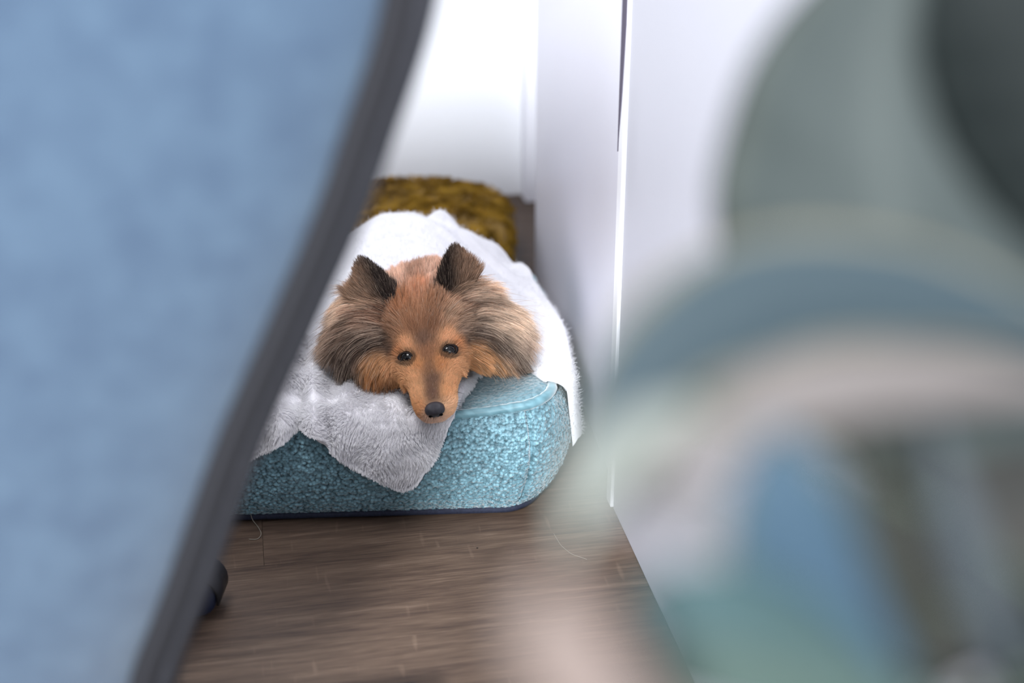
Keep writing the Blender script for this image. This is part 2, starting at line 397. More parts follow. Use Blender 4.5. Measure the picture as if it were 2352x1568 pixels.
def ellipsoid(bm, c, axes, radii):
    r = bmesh.ops.create_icosphere(bm, subdivisions=4, radius=1.0)
    for v in r['verts']:
        p = np.array(v.co); v.co = Vector(c + sum(p[i]*radii[i]*axes[i] for i in range(3)))
HX = (hr, hm, hn); WX = (np.array([1., 0, 0]), np.array([0, 1., 0]), np.array([0, 0, 1.]))
bm = bmesh.new()
secs = []
for m_, w_, h_, n_ in [(9.15, 1.1, .75, -1.5), (8.7, 1.8, 1.3, -1.9), (8.0, 2.35, 1.75, -2.2), (6.5, 2.65, 1.95, -2.2), (4.5, 3.0, 2.2, -2.05), (2.8, 3.5, 2.55, -1.85),
                       (1.2, 4.2, 3.1, -1.65), (-.6, 4.7, 3.6, -1.5), (-2.6, 4.8, 4.2, -1.2), (-5, 5.2, 4.5, -1.0), (-7.5, 5.2, 4.5, -1.0), (-9.5, 4.4, 4.0, -1.2)]:
    secs.append((H(0, m_, n_), hr, hn, w_*.01, h_*.01))
loft(bm, secs)
EARS = [(H(-5.2, -7.6, 1.6), H(-6.6, -9.6, 9.9), -1), (H(5.2, -7.6, 1.6), H(5.8, -9.4, 9.5), 1)]
for eb, et, sg in EARS:
    ax = (et-eb)/np.linalg.norm(et-eb); wx = hr*1.0 + hm*(-.25*sg)*0; wx = wx - (wx@ax)*ax; wx /= np.linalg.norm(wx); tx = np.cross(ax, wx)
    if tx @ hm < 0: tx = -tx
    loft(bm, [(eb + (et-eb)*s - tx*.004*math.sin(s*3), wx, tx, w_*.01, t_*.01) for s, w_, t_ in [(0, 2.9, 1.6), (.2, 2.7, 1.2), (.4, 2.3, .9), (.6, 1.75, .7), (.8, 1.1, .5), (.95, .45, .35)]], 20, 2.0)
for q, rad in [((-5.6, -3.0, -3.0), (3.4, 3.2, 3.0)), ((5.6, -3.2, -2.8), (3.4, 3.2, 2.9)),            # cheek ruffs
               ((-6.6, -6.9, -1.7), (4.8, 4.2, 4.3)), ((6.4, -6.2, -3.7), (5.0, 4.2, 4.0)), ((-7.0, -8.6, 1.2), (2.9, 2.8, 3.0)),
               ((0, -11.5, -2.2), (6.2, 4.6, 4.4))]:
    ellipsoid(bm, H(*q), HX, [v*.01 for v in rad])
_t = math.radians(11); TX = (hr*math.cos(_t)-hn*math.sin(_t), hm, hn*math.cos(_t)+hr*math.sin(_t))
ellipsoid(bm, H(-.2, -8.6, -3.3), TX, (.096, .050, .050))                                                  # ruff round the neck
ellipsoid(bm, np.array([-.12, 1.83, .205]), WX, (.085, .10, .042))                                         # neck under the blanket
ellipsoid(bm, np.array([-.155, 1.97, .210]), WX, (.100, .130, .042))                                       # trunk
ellipsoid(bm, np.array([-.09, 2.02, .190]), WX, (.035, .065, .020)); ellipsoid(bm, np.array([-.23, 2.02, .190]), WX, (.035, .065, .020))   # folded thighs
ellipsoid(bm, np.array([-.06, 1.86, .185]), WX, (.025, .075, .014)); ellipsoid(bm, np.array([-.21, 1.86, .185]), WX, (.025, .075, .014))   # forelegs
me0 = bm_mesh('dog_raw', bm); tmp = bpy.data.objects.new('dog_raw', me0); COL.objects.link(tmp)
md = tmp.modifiers.new('r', 'REMESH'); md.mode = 'VOXEL'; md.voxel_size = .0032
ms = tmp.modifiers.new('s', 'SMOOTH'); ms.factor = .5; ms.iterations = 7
dg = bpy.context.evaluated_depsgraph_get(); dog_me = bpy.data.meshes.new_from_object(tmp.evaluated_get(dg)); dog_me.name = 'dog'
bpy.data.objects.remove(tmp); bpy.data.meshes.remove(me0)
dog_me.materials.clear()

# coat map: (place on the head seen from the front) -> hair direction, length (cm), lift, colour
G_, O_, B_, D_, T_, P_, K_, N_ = (204, 156, 112), (190, 140, 94), (162, 116, 84), (76, 62, 54), (212, 186, 162), (212, 178, 156), (44, 38, 36), (152, 128, 110)
COAT = [
 (1140,1350,0,-1,.5,.15,(108,80,66)),(1130,1250,0,-1,.6,.15,(112,84,68)),(1100,1150,0,-1,.7,.15,(140,102,74)),(1000,1350,-.3,-.9,.6,.2,G_),(960,1230,-.4,-.9,.7,.2,G_),
 (1240,1330,.3,-.9,.6,.2,(205,155,108)),(1280,1220,.4,-.9,.7,.2,G_),(1010,1480,-.6,-.4,.6,.25,(190,138,92)),(1290,1470,.6,-.4,.6,.25,(205,165,128)),(1140,1545,0,.3,.4,.2,(190,160,140)),
 (900,1180,-.6,-.4,.8,.2,G_),(1320,1130,.6,-.3,.8,.2,G_),(1000,1120,-.3,-.9,.7,.2,(192,136,88)),(1190,1120,.2,-.9,.7,.2,(192,136,88)),
 (1070,1040,0,-1,.9,.2,(152,108,78)),(1040,920,0,-1,1.2,.2,(122,92,74)),(1100,800,.05,-1,1.6,.25,(134,94,68)),(960,820,-.3,-.9,1.6,.25,(140,98,70)),
 (900,960,-.4,-.8,.8,.25,(206,156,114)),(1260,900,.3,-.9,.8,.25,(212,164,122)),(1320,950,.7,-.6,.8,.25,(200,140,92)),(840,1020,-.7,-.4,.8,.2,(190,130,84)),
 (780,1000,-.9,.05,1.2,.25,D_),(700,930,-1,.1,2.6,.35,D_),(560,960,-.8,.6,4.0,.4,D_),(430,1060,-.4,.9,4.8,.4,D_),(400,1200,-.1,1,4.6,.35,D_),(480,1290,.1,1,3.4,.3,(64,54,48)),
 (620,860,-.95,.1,3.6,.4,N_),(650,1130,-.4,.9,2.8,.3,O_),(620,1250,-.1,1,3.2,.3,(172,116,68)),(740,1310,.15,1,2.6,.3,(128,86,54)),(760,1150,-.4,.8,1.5,.25,G_),(840,1270,.2,.9,1.4,.25,O_),
 (800,800,-.7,-.6,2.0,.3,(152,112,84)),(680,760,-.9,-.3,3.0,.4,(134,98,76)),(500,700,-1,.1,4.6,.45,(150,114,92)),(350,700,-.8,.6,4.6,.5,T_),(280,850,-.8,.6,5.0,.5,N_),(200,950,-.7,.8,4.2,.5,N_),
 (400,850,-.9,.4,5.0,.45,(128,104,88)),(330,600,-.6,.6,4.4,.5,T_),(420,480,-.8,-.2,4.0,.5,T_),(560,580,-.9,-.3,4.0,.5,(124,90,70)),
 (950,720,-.1,-1,2.0,.3,B_),(850,620,-.2,-1,2.5,.35,(166,112,76)),(1100,620,.1,-1,2.5,.35,B_),(1000,500,0,-1,2.2,.35,(188,134,100)),(800,420,-.2,-1,2.2,.35,P_),(950,380,0,-1,2.2,.35,(172,134,112)),(1080,400,.1,-1,2.2,.35,P_),
 (1150,720,.3,-.9,2.0,.3,(150,110,82)),(1250,720,.7,-.7,2.6,.35,(176,142,114)),(1380,640,.8,-.45,3.2,.4,(166,132,108)),(1500,600,.95,.0,4.2,.4,T_),(1650,640,.92,.38,4.8,.4,T_),(1400,780,.9,-.2,4.0,.4,(154,126,104)),
 (1600,760,.95,.3,5.0,.45,T_),(1750,800,.85,.5,5.0,.5,T_),(1850,900,.8,.6,5.0,.5,(154,130,114)),(1500,860,.9,.3,4.0,.4,D_),(1650,960,.7,.7,5.0,.4,D_),(1800,1100,.6,.8,4.8,.4,D_),(1900,1050,.6,.8,4.4,.5,(156,136,122)),
 (1400,930,.9,.1,2.0,.3,D_),(1370,850,.9,-.1,2.4,.35,N_),(1450,1020,.8,.4,2.4,.3,O_),(1550,1100,.7,.6,3.4,.35,O_),(1450,1170,.6,.7,2.2,.3,O_),(1650,1190,.6,.7,3.8,.35,(156,114,78)),(1770,1240,.7,.6,3.6,.35,D_),(1350,1180,.5,.4,1.0,.25,G_)]
CX = np.array([(680+c[0]/3.564, 520+c[1]/3.564) for c in COAT]); CD = np.array([(c[2], c[3]) for c in COAT]); CL = np.array([c[4] for c in COAT]); CLi = np.array([c[5] for c in COAT]); CC = np.array([lin(c[6]) for c in COAT])
EYES = []
def front_map(P):
    Q = P - hE; s = 1.855/((P-C0) @ cF); return np.stack([983 + FPX/1.855*(Q @ cR)*s, 813 + FPX/1.855*(Q @ cD)*s], 1)
def coat_w(P):
    q = front_map(P); d2 = ((q[:, None, :]-CX[None])**2).sum(2); w = 1/(d2+13**2)**2.2; return w/w.sum(1)[:, None]
def ear_of(P):
    """0 none, else ear index+1, with position along the ear (s) and across it (u, + is outward)"""
    e = np.zeros(len(P), int); S = np.zeros(len(P)); U = np.zeros(len(P))
    for k, (eb, et, sg) in enumerate(EARS):
        L = np.linalg.norm(et-eb); ax = (et-eb)/L; d = P-eb; s = d@ax/L; r_ = d - (d@ax)[:, None]*ax; u = (r_@hr)*sg/.026
        inside = (s > .26) & (s < 1.35) & (np.linalg.norm(r_, axis=1) < .034)
        e[inside] = k+1; S[inside] = s[inside]; U[inside] = u[inside]
    return e, S, U
def coat_colour(P):
    c = coat_w(P) @ CC; e, S, U = ear_of(P); m_ = e > 0
    lat = np.clip((U+.36)/.6, 0, 1)[:, None]; dark = np.array(lin((62, 53, 49))); out = np.array(lin((166, 136, 112)))
    ec = dark*(1-lat) + out*lat; tip = np.clip((S-.72)/.25, 0, 1)[:, None]*.75; ec = ec*(1-tip)+dark*tip
    c[m_] = ec[m_]
    lum = (c@np.array([.3, .6, .1]))[:, None]; c = (c*.95 + lum*.05)*1.36
    for c_, ex2, ey2, nn in EYES:
        q = P-c_; g = np.exp(-np.maximum(np.hypot(q@ex2/.0135, q@ey2/.0105)-1, 0)**2/.022)*(np.linalg.norm(q, axis=1) < .03); g = g[:, None]*.68
        c = c*(1-g) + np.array(lin((44, 33, 29)))*g
    return c
Vd, Nd, Td = tri_data(dog_me)
a = dog_me.attributes.new('tint', 'FLOAT_COLOR', 'POINT'); a.data.foreach_set('color', np.concatenate([coat_colour(Vd)*.62, np.ones((len(Vd), 1))], 1).astype(np.float32).ravel())
dog = link('dog', dog_me, attr_mat('dog_skin', 'tint', .8, .1))
tag(dog, 'sable brown long-haired sheepdog resting its head on the front of the turquoise bed', 'dog')
bvh = BVHTree.FromPolygons([tuple(v) for v in Vd], [tuple(t) for t in Td])
M_wet = mat('nose_leather', (40, 37, 45), .36, .5); nb_ = nd(M_wet, 'ShaderNodeTexVoronoi', i_Scale=900.0); bq = nd(M_wet, 'ShaderNodeBump', i_Strength=.35, i_Distance=.0005)
lk(M_wet, nb_.outputs['Distance'], bq.inputs['Height']); lk(M_wet, bq.outputs[0], M_wet.node_tree.nodes['Principled BSDF'].inputs['Normal'])
# nose: a rounded pad with two comma-shaped nostrils
bm = bmesh.new(); bmesh.ops.create_uvsphere(bm, u_segments=48, v_segments=32, radius=1.0)
nc = H(0, 8.75, -1.05); fdir = (hm*.92 - hn*.10 ); fdir /= np.linalg.norm(fdir); upd = np.cross(hr, fdir); upd = upd if upd@hn > 0 else -upd
for v in bm.verts:
    x, y, z = v.co                         # x right, y forward, z up
    ww = 1.30*(1 - .22*max(0, -z)) ; hh = .98; dd = 1.0
    x2 = math.copysign(abs(x)**.88, x)*ww; z2 = math.copysign(abs(z)**.9, z)*hh; y2 = y*dd
    for sgn in (-1, 1):                    # nostril pits
        dx, dz = x2 - sgn*.62, z2 + .22; g = math.exp(-((dx/.26)**2 + ((dz+.25*abs(dx))/.21)**2)); 
        if y > 0: y2 -= .55*g
    if y > 0: y2 -= .16*math.exp(-(x2/.09)**2)*(1 if z2 < .2 else .3)   # groove down the middle
    v.co = Vector(nc + .01*(x2*hr + y2*fdir + z2*upd))
link('nose', bm_mesh('nose', bm), M_wet, dog, label='black leathery nose')
M_nos = mat('nostril_dark', (6, 5, 6), .7, .1)
for sgn in (-1, 1):
    bm = bmesh.new(); bmesh.ops.create_uvsphere(bm, u_segments=16, v_segments=10, radius=1.0)
    for v in bm.verts:
        x, y, z = v.co; bend = .10*x*x
        xx, zz3 = x*.30, z*.17; ca, sa = math.cos(-.55*sgn), math.sin(-.55*sgn)
        v.co = Vector(nc + .01*((sgn*.66 + xx*ca - zz3*sa)*hr + (.70 + y*.16)*fdir + (-.30 + xx*sa + zz3*ca + bend)*upd))
    link('nostril', bm_mesh('nostril', bm), M_nos, dog)
# mouth line
mp_ = [H(x, 8.55-.32*abs(x)**1.25, -3.35-.10*abs(x)) + hm*.0035 for x in np.linspace(-2.1, 2.1, 17)]
# eyes
M_eye = mat('dark_eye', (12, 9, 9), .06, .3); M_eye.node_tree.nodes['Principled BSDF'].inputs['Coat Weight'].default_value = .25; M_eye.node_tree.nodes['Principled BSDF'].inputs['Coat Roughness'].default_value = .02
M_lid = mat('dark_eye_rim', (34, 26, 24), .55, .25)
for (px, py, sg) in ((933, 822, -1), (1033, 805, 1)):
    d_ = ray(px, py); hit = bvh.ray_cast(Vector(C0), Vector(d_).normalized()); p0 = np.array(hit[0])
    tc_ = -np.array(d_)/np.linalg.norm(d_); nrm = np.array(hit[1])*.55 + tc_*.55 + hr*.12*sg; nrm /= np.linalg.norm(nrm)
    ex_ = hr*1.0 + hn*(.10)*0 ; ex_ = ex_ - (ex_@nrm)*nrm; ex_ /= np.linalg.norm(ex_); ey_ = np.cross(nrm, ex_); ey_ = ey_ if ey_@hn > 0 else -ey_
    tilt = .30*sg; ex2 = ex_*math.cos(tilt) + ey_*math.sin(tilt)*1.0; ey2 = np.cross(nrm, ex2); ey2 = ey2 if ey2@hn > 0 else -ey2
    RE = .0118; c_ = p0 - nrm*.0086
    EYES.append((c_ + nrm*RE*.8, ex2, ey2, nrm))
    bm = bmesh.new(); bmesh.ops.create_uvsphere(bm, u_segments=32, v_segments=20, radius=RE)
    for v in bm.verts: v.co = v.co + Vector(c_)
    eo = link('eye', bm_mesh('eye', bm), M_eye, dog, label='glossy dark brown eye')
    # lids: a dark almond opening that slopes back into the skin
    Vl = []; nk = 44
    for rg, sc in enumerate((.95, 1.0, 1.07, 1.17, 1.36)):
        for k in range(nk):
            t = 2*math.pi*k/nk; u = math.cos(t)*.0098; v_ = math.sin(t)*(.0064 if math.sin(t) > 0 else .0068)*(1-.28*abs(math.cos(t))**3)
            h2 = max((RE*1.02)**2 - (u*.95)**2 - v_**2, (RE*.5)**2)**.5
            hh = h2 + (.0002, .0007, .0006, 0, 0)[rg]
            if rg >= 3: hh = (h2*.55+.0084*.45, .0072)[rg-3]
            Vl.append(c_ + (ex2*u + ey2*v_)*sc + nrm*hh)
    link('eyelid', mesh('eyelid', Vl, grid_faces(nk, 5, True)), M_lid, dog)

a = dog_me.attributes['tint']; a.data.foreach_set('color', np.concatenate([coat_colour(Vd)*.5, np.ones((len(Vd), 1))], 1).astype(np.float32).ravel())
def bed_clear(P):
    """keep hair above the bed where it lies over it"""
    z = bed_top(P[..., 0], P[..., 1]); d = np.stack([P[..., 0]-BED_C[0], P[..., 1]-BED_C[1]], -1); yl = d @ bey
    floor_z = np.where(yl > -BED_HY+.022, z+.012, np.where(yl > -BED_HY-.02, z-.004, -9))
    P[..., 2] = np.maximum(P[..., 2], floor_z); return P
def grow(P, N, K, lscale=1.0, seedvar=.22):
    n = len(P); out = np.empty((n, K, 3)); out[:, 0] = P
    w = coat_w(P); L = (w@CL)*.01*lscale*RNG.uniform(.62, 1.22, n); lift = (w@CLi)
    e, S, U = ear_of(P); me_ = e > 0
    jit = RNG.normal(0, seedvar, (n, 3))
    d = None; cur = P.copy()
    for k in range(1, K):
        v2 = (coat_w(cur) if k % 2 == 1 else w) ; w = v2; v2 = v2@CD; v = v2[:, :1]*cR + v2[:, 1:]*cD; v /= np.linalg.norm(v, axis=1)[:, None]+1e-9
        for i, (eb, et, sg) in enumerate(EARS):
            m_ = e == i+1
            if m_.any():
                ax = (et-eb)/np.linalg.norm(et-eb); v[m_] = ax + hr*sg*(.20+.30*np.clip(U[m_], -1, 0)+.55*np.clip(U[m_], 0, 1))[:, None]*(1.15-np.clip(S[m_], 0, 1))[:, None] + hm*.0
        s = (k-1)/(K-1)
        if d is None:
            t = v - (v*N).sum(1)[:, None]*N*.85; t /= np.linalg.norm(t, axis=1)[:, None]+1e-9
            d = t + N*lift[:, None]*1.15 + jit*.6
        else:
            d = .62*d + .38*(v + N*lift[:, None]*.25*(1-s) + jit*.35 - np.array([0, 0, .10*s])) - N*.05*s
        d /= np.linalg.norm(d, axis=1)[:, None]+1e-9
        Lk = np.where(me_, .0150*(1.5-.95*np.clip(S, 0, 1))*(1+.55*np.clip(U, 0, 1)*np.clip(1.1-S, 0, 1))*(.7+.6*np.random.default_rng(k*0+3).random(n)), L)
        cur = cur + d*(Lk/(K-1))[:, None]; out[:, k] = cur
    return bed_clear(out)
def eye_nose_mask(V, N):
    k = np.ones(len(V))
    for c_, ex2, ey2, nn in EYES:
        q = V-c_; k *= ~(((q@ex2/.0128)**2 + (q@ey2/.0088)**2 < 1) & (np.linalg.norm(q, axis=1) < .024))
    q = V-nc; k *= (np.linalg.norm(q - (q@fdir)[:, None]*fdir*.6, axis=1) > .0105) | (q@fdir < -.012)
    return k
vis = lambda V, N: ((V[:, 1] < 1.86)*1.0)*(np.clip(facing(V, N)+.9, .12, 1))
M_fur = strand_mat('sable_fur', .5, .28)
def short_zone(V): return np.clip(1.15-(coat_w(V)@CL)/2.2, 0.0, 1)
# short face coat, then long coat
for nm, cnt, keep, K, rr_, ce, ca in (
    ('face_fur', 80000, lambda V, N: vis(V, N)*eye_nose_mask(V, N)*(short_zone(V)+(ear_of(V)[0] > 0)*.5), 5, [.00016, .00016, .00014, .0001, .00004], 14, .35),
    ('coat_fur', 72000, lambda V, N: vis(V, N)*eye_nose_mask(V, N)*(1.02-short_zone(V)*.97)*(1-.5*(ear_of(V)[0] > 0)), 9, [.0002, .00022, .00022, .0002, .00018, .00016, .00012, .00008, .00003], 45, .62)):
    Pr, Nr = scatter(dog_me, cnt, keep)
    Pf = grow(Pr, Nr, K)
    Pf, gi = clump(Pf, ce, ca)
    qm = Pf[:, int(K*.55)].copy(); er = ear_of(Pr)[0] > 0; qm[er] = Pr[er]; c = coat_colour(qm); long_ = np.clip((coat_w(Pr)@CL-1.2)/2, 0, 1); gv = 1+RNG.uniform(-1, 1, gi.max()+1)[gi]*(.10+.26*long_); c = c*(gv*(1+RNG.uniform(-1, 1, len(c))*(.10+.18*long_)))[:, None]
    pick = RNG.random(len(c)); long_ = np.maximum(long_, .04); pale = pick < .17*long_; drk = pick > 1-.13*long_
    c[pale] = c[pale]*.45 + lin((222, 200, 178))*.55; c[drk] = c[drk]*.35 + lin((50, 40, 36))*.65
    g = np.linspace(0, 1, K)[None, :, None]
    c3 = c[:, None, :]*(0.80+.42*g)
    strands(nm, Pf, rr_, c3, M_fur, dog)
# loose long strands standing off the ruff
Pr, Nr = scatter(dog_me, 1500, lambda V, N: vis(V, N)*np.clip(coat_w(V)@CL-2.2, 0, 3)*(ear_of(V)[0] == 0))
Pf = grow(Pr, Nr, 10, 1.25, .55)
strands('loose_hairs', Pf, [.0002, .0002, .0002, .00018, .00016, .00014, .00012, .0001, .00007, .00003], coat_colour(Pr)*.5 + lin((200, 180, 160))*.35, M_fur, dog)
# whiskers
wp = []
for i in range(26):
    sg = -1 if i % 2 else 1; s0 = H(sg*RNG.uniform(1.7, 2.1), RNG.uniform(5.2, 8.0), RNG.uniform(-3.2, -1.6)); dr = hr*sg*RNG.uniform(.6, 1) + hm*RNG.uniform(-.3, .35) + hn*RNG.uniform(-.2, .5)
    L = RNG.uniform(.012, .03); wp.append([s0 + dr*L*s + np.array([0, 0, -.25])*L*s*s for s in np.linspace(0, 1, 6)])
strands('whiskers', bed_clear(np.array(wp)), [.00022, .0002, .00018, .00014, .0001, .00004], np.tile(lin((40, 30, 26)), (26, 1)), M_fur, dog)

# ------------------------------------------------------------------ sherpa blanket under the chin, hanging over the front of the bed
M_sherpa = noise_mat('white_sherpa', [(.3, (230, 228, 232)), (.7, (238, 236, 240))], 60, .95, .1, .5, 260, sheen=.3)
M_pile = strand_mat('sherpa_pile', .85, .1)
_at = [n for n in M_pile.node_tree.nodes if n.type == 'ATTRIBUTE'][0]; _tr = nd(M_pile, 'ShaderNodeBsdfTranslucent'); lk(M_pile, _at.outputs['Color'], _tr.inputs['Color'])
_mx = nd(M_pile, 'ShaderNodeMixShader'); _mx.inputs[0].default_value = .5; lk(M_pile, M_pile.node_tree.nodes['Principled BSDF'].outputs[0], _mx.inputs[1]); lk(M_pile, _tr.outputs[0], _mx.inputs[2])
lk(M_pile, _mx.outputs[0], M_pile.node_tree.nodes['Material Output'].inputs['Surface'])
def bed_path(s):
    """path over the bed, s = distance along it from the rim (negative inward on the top, positive down the front): (outward offset, z), bed-local"""
    prof = [(-.30, .158), (-.06, .160), (-.030, .159), (-.020, .155), (-.010, .145), (-.003, .130), (.001, .11), (.003, .085), (.002, .06), (-.004, .032)]
    P = np.array(prof); L = np.concatenate([[0], np.cumsum(np.linalg.norm(np.diff(P, axis=0), axis=1))]); L -= L[2]
    return np.interp(s, L, P[:, 0]), np.interp(s, L, P[:, 1])
def hem_s(px, py):
    """photo point on the hem -> (bed-local x, s)"""
    best = None
    for s in np.linspace(-.12, .135, 256):
        o, z = bed_path(s); yl = -BED_HY - o - .010
        # world point with the px column
        lo, hi = -.35, .30
        for _ in range(30):
            mid = (lo+hi)/2; w = BED_C + mid*bex + yl*bey; X, Y = project((w[0], w[1], z))
            if X < px: lo = mid
            else: hi = mid
        e = abs(Y-py)
        if best is None or e < best[0]: best = (e, mid, s)
    return best[1], best[2]
HEM = [hem_s(*p) for p in [(520, 1075), (562, 1058), (612, 1032), (650, 1005), (686, 972), (702, 988), (760, 1036), (845, 1088), (905, 1120), (932, 1125), (962, 1108), (1000, 1040), (1042, 962), (1072, 905), (1100, 868)]]
hx_ = np.array([h[0] for h in HEM]); hs_ = np.array([h[1] for h in HEM]); o_ = np.argsort(hx_); hx_, hs_ = hx_[o_], hs_[o_]
nu, nv = 230, 120; V = []
us = np.linspace(hx_[0], hx_[-1], nu)
hem = np.interp(us, hx_, hs_); hem = np.convolve(np.pad(hem, 2, 'edge'), np.ones(5)/5, 'valid')
fx = hem_s(704, 985)[0]                       # where the big fold runs down
for j in range(nv):
    for i in range(nu):
        u = us[i]; s0 = -.16; s = s0 + (hem[i]-s0)*j/(nv-1); o, z = bed_path(s)
        edge = min(1, (1-j/(nv-1))*8)
        thick = .009 + .006*mnoise.noise(Vector((u*22, s*26, 1.3))) + .003*mnoise.noise(Vector((u*60, s*60, 4.3)))
        dx = u-fx; fold = .020*math.exp(-((dx-.010)/.011)**2)*(.45+.55*np.clip((.14-s)/.12, 0, 1)) - .010*math.exp(-((dx+.010)/.007)**2)*np.clip((s+.05)/.05, 0, 1)
        fold += .020*math.exp(-((dx+.034)/.013)**2)*np.clip((.10-s)/.1, 0, 1)
        fold += .006*math.exp(-((dx-.045+s*.25)/.014)**2)
        thick = max(.005, thick*(.55+.45*edge)) + fold*.9
        up = np.clip(-(s-.01)/.05, 0, 1)     # on the top the sheet is lifted upwards, on the front outwards
        yl = -BED_HY - o - thick*(1-up); zz_ = z + thick*up + .35*fold*(1-up)
        w = BED_C + (u + .25*fold*math.sin(s*20))*bex + yl*bey; V.append((w[0], w[1], zz_))
V = np.array(V)
left_rise = np.clip((-.255-V[:, 0])/.06, 0, 1)*np.clip((V[:, 1]-1.63)/.09, 0, 1)
V[:, 2] += left_rise*.045
me = mesh('sherpa_blanket', V, grid_faces(nu, nv))
sh = link('sherpa_blanket', me, M_sherpa); tag(sh, 'fluffy white sherpa blanket corner hanging down the bed front under the dog chin', 'blanket')
sol = sh.modifiers.new('s', 'SOLIDIFY'); sol.thickness = .005; sol.offset = -1 
Vs, Ns_, Ts = tri_data(me)
flip = -1.0 if (Ns_[(nv//2)*nu+nu//2] @ (C0-V[(nv//2)*nu+nu//2])) < 0 else 1.0
if flip < 0: me.flip_normals()
Pr, Nr = scatter(me, 95000)
# extra pile along the hem
nh = 9000; ih = RNG.integers(0, nu-1, nh); tt = RNG.random(nh)[:, None]; Ph = V[(nv-1)*nu+ih]*(1-tt) + V[(nv-1)*nu+ih+1]*tt
Nh = tri_data(me)[1][(nv-1)*nu+ih]
Pr = np.vstack([Pr, Ph]); Nr = np.vstack([Nr, Nh])
K = 6; fl = np.stack([vnoise(Pr, 28, 3.1), vnoise(Pr, 28, 9.7), vnoise(Pr, 28, 5.5)], 1)*.9
d = Nr*.75 + fl + np.array([0, -.10, -.40]) + RNG.normal(0, .16, Pr.shape); d /= np.linalg.norm(d, axis=1)[:, None]
L = RNG.uniform(.0055, .009, len(Pr)); s = np.linspace(0, 1, K)[None, :, None]
Pf = Pr[:, None] + d[:, None]*L[:, None, None]*s + (fl*.5+np.array([0, 0, -.55]))[:, None]*L[:, None, None]*s**2*.6
Pf, gi = clump(Pf, 12, .75)
c = lin((247, 246, 248))*RNG.uniform(.92, 1.04, (len(Pr), 1)); c = np.clip(c, 0, .95)
strands('pile', Pf, [.0002, .00022, .00022, .0002, .00015, .00006], c, M_pile, sh)

# ------------------------------------------------------------------ smooth white blanket over the dog's body and the right side of the bed
def plan_right(y):
    """x of the right edge of the bed at world y (outer bulge)"""
    pp, _ = rrect(800); w = bed_world(pp); m_ = w[:, 0] > BED_C[0]+.05
    o = np.argsort(w[m_][:, 1]); return np.interp(y, w[m_][o, 1], w[m_][o, 0])
def mound(x, y):
    xm = -.150 - .06*(y-1.8)
    g = np.exp(-np.abs((x-xm)/.125)**2.6)
    env = sstep(1.72, 1.84, y)*(1-sstep(2.085, 2.15, y))
    return .092*g*env
FA, FB = at_z(1058, 512, .235)[:2], at_z(1122, 562, .20)[:2]
nu, nv = 190, 170; V = []
yv = np.linspace(1.655, 2.150, nv)
xr = plan_right(np.clip(yv, 1.62, 2.12))
for j in range(nv):
    y0 = yv[j]; back = float(sstep(1.86, 2.06, y0))
    for i in range(nu):
        f = i/(nu-1)
        xe = xr[j] - .022 - .016*back - .05*float(sstep(2.05, 2.15, y0))
        fr = .215*math.exp(-((max(-9, min(f, .7))*(xe+.44)/.70-.44+.115)/.135)**4); k = max(0, 1-j/(nv*.75))
        if f < .70:
            x = -.44 + (xe+.44)*f/.70; y = y0 + fr*k; z = float(bed_top(x, y)) + .012 + float(mound(x, y))
        else:
            g = (f-.70)/.30; a_ = min(1, g/.25)*math.pi/2; dp = 1-back; y = y0 + fr*k
            x = xe + .028*math.sin(a_)*(.25+.75*dp) + .012*g*dp; z = float(bed_top(xe, y)) + .012 + float(mound(xe, y)) - (.020*(1-math.cos(a_)) + max(0, g-.25)/.75*.082)*dp
        n1_ = mnoise.noise(Vector((x*13, y*10, .7)))*.007 + mnoise.noise(Vector((x*30+y*18, y*24, 2.2)))*.003
        far_ = float(sstep(1.96, 2.07, y))            # crumpled ridges at the far end
        q = (x+.05)*.55 + (y-2.05)*.85; rid = math.exp(-((q)/.014)**2)*.020 + math.exp(-((q+.05)/.014)**2)*.014 - math.exp(-((q-.026)/.012)**2)*.010
        seg = (np.array([x, y]) - FA) @ (FB-FA)/((FB-FA)@(FB-FA)); sg_ = min(1, max(-.35, seg)); dd_ = math.dist((x, y), FA + sg_*(FB-FA)); side = (x-FA[0])*(FB-FA)[1] - (y-FA[1])*(FB-FA)[0]
        z += (.022-.004*sg_)*math.exp(-(dd_/.022)**2) - .011*math.exp(-((dd_-.043)/.012)**2)
        z += n1_*(1 if f < .7 else .4) + far_*rid*float(np.exp(-((x+.07)/.085)**2))
        V.append((x, y, z+.004-.011*max(0, 1-j/5)))
V = np.array(V)
me = mesh('body_blanket', V, grid_faces(nu, nv))
M_fleece = noise_mat('white_fleece', [(.3, (226, 225, 229)), (.7, (236, 235, 239))], 40, .95, .1, .4, 300, sheen=.4)
bl = link('fleece_blanket', me, M_fleece); tag(bl, 'smooth white fleece blanket covering the dog body and the right side of the bed', 'blanket')
sol = bl.modifiers.new('s', 'SOLIDIFY'); sol.thickness = .006; sol.offset = -1
Pr, Nr = scatter(me, 16000); Nr *= np.sign(Nr[:, 2:3]+.35*np.abs(Nr[:, :1]))
s = np.linspace(0, 1, 4)[None, :, None]; d = Nr*.5 + RNG.normal(0, .45, Pr.shape)
strands('pile', Pr[:, None] + d[:, None]*.0055*s, [.00022, .0002, .00016, .00006], np.clip(lin((240, 240, 242))*RNG.uniform(.92, 1.05, (len(Pr), 1)), 0, .95), M_pile, bl)

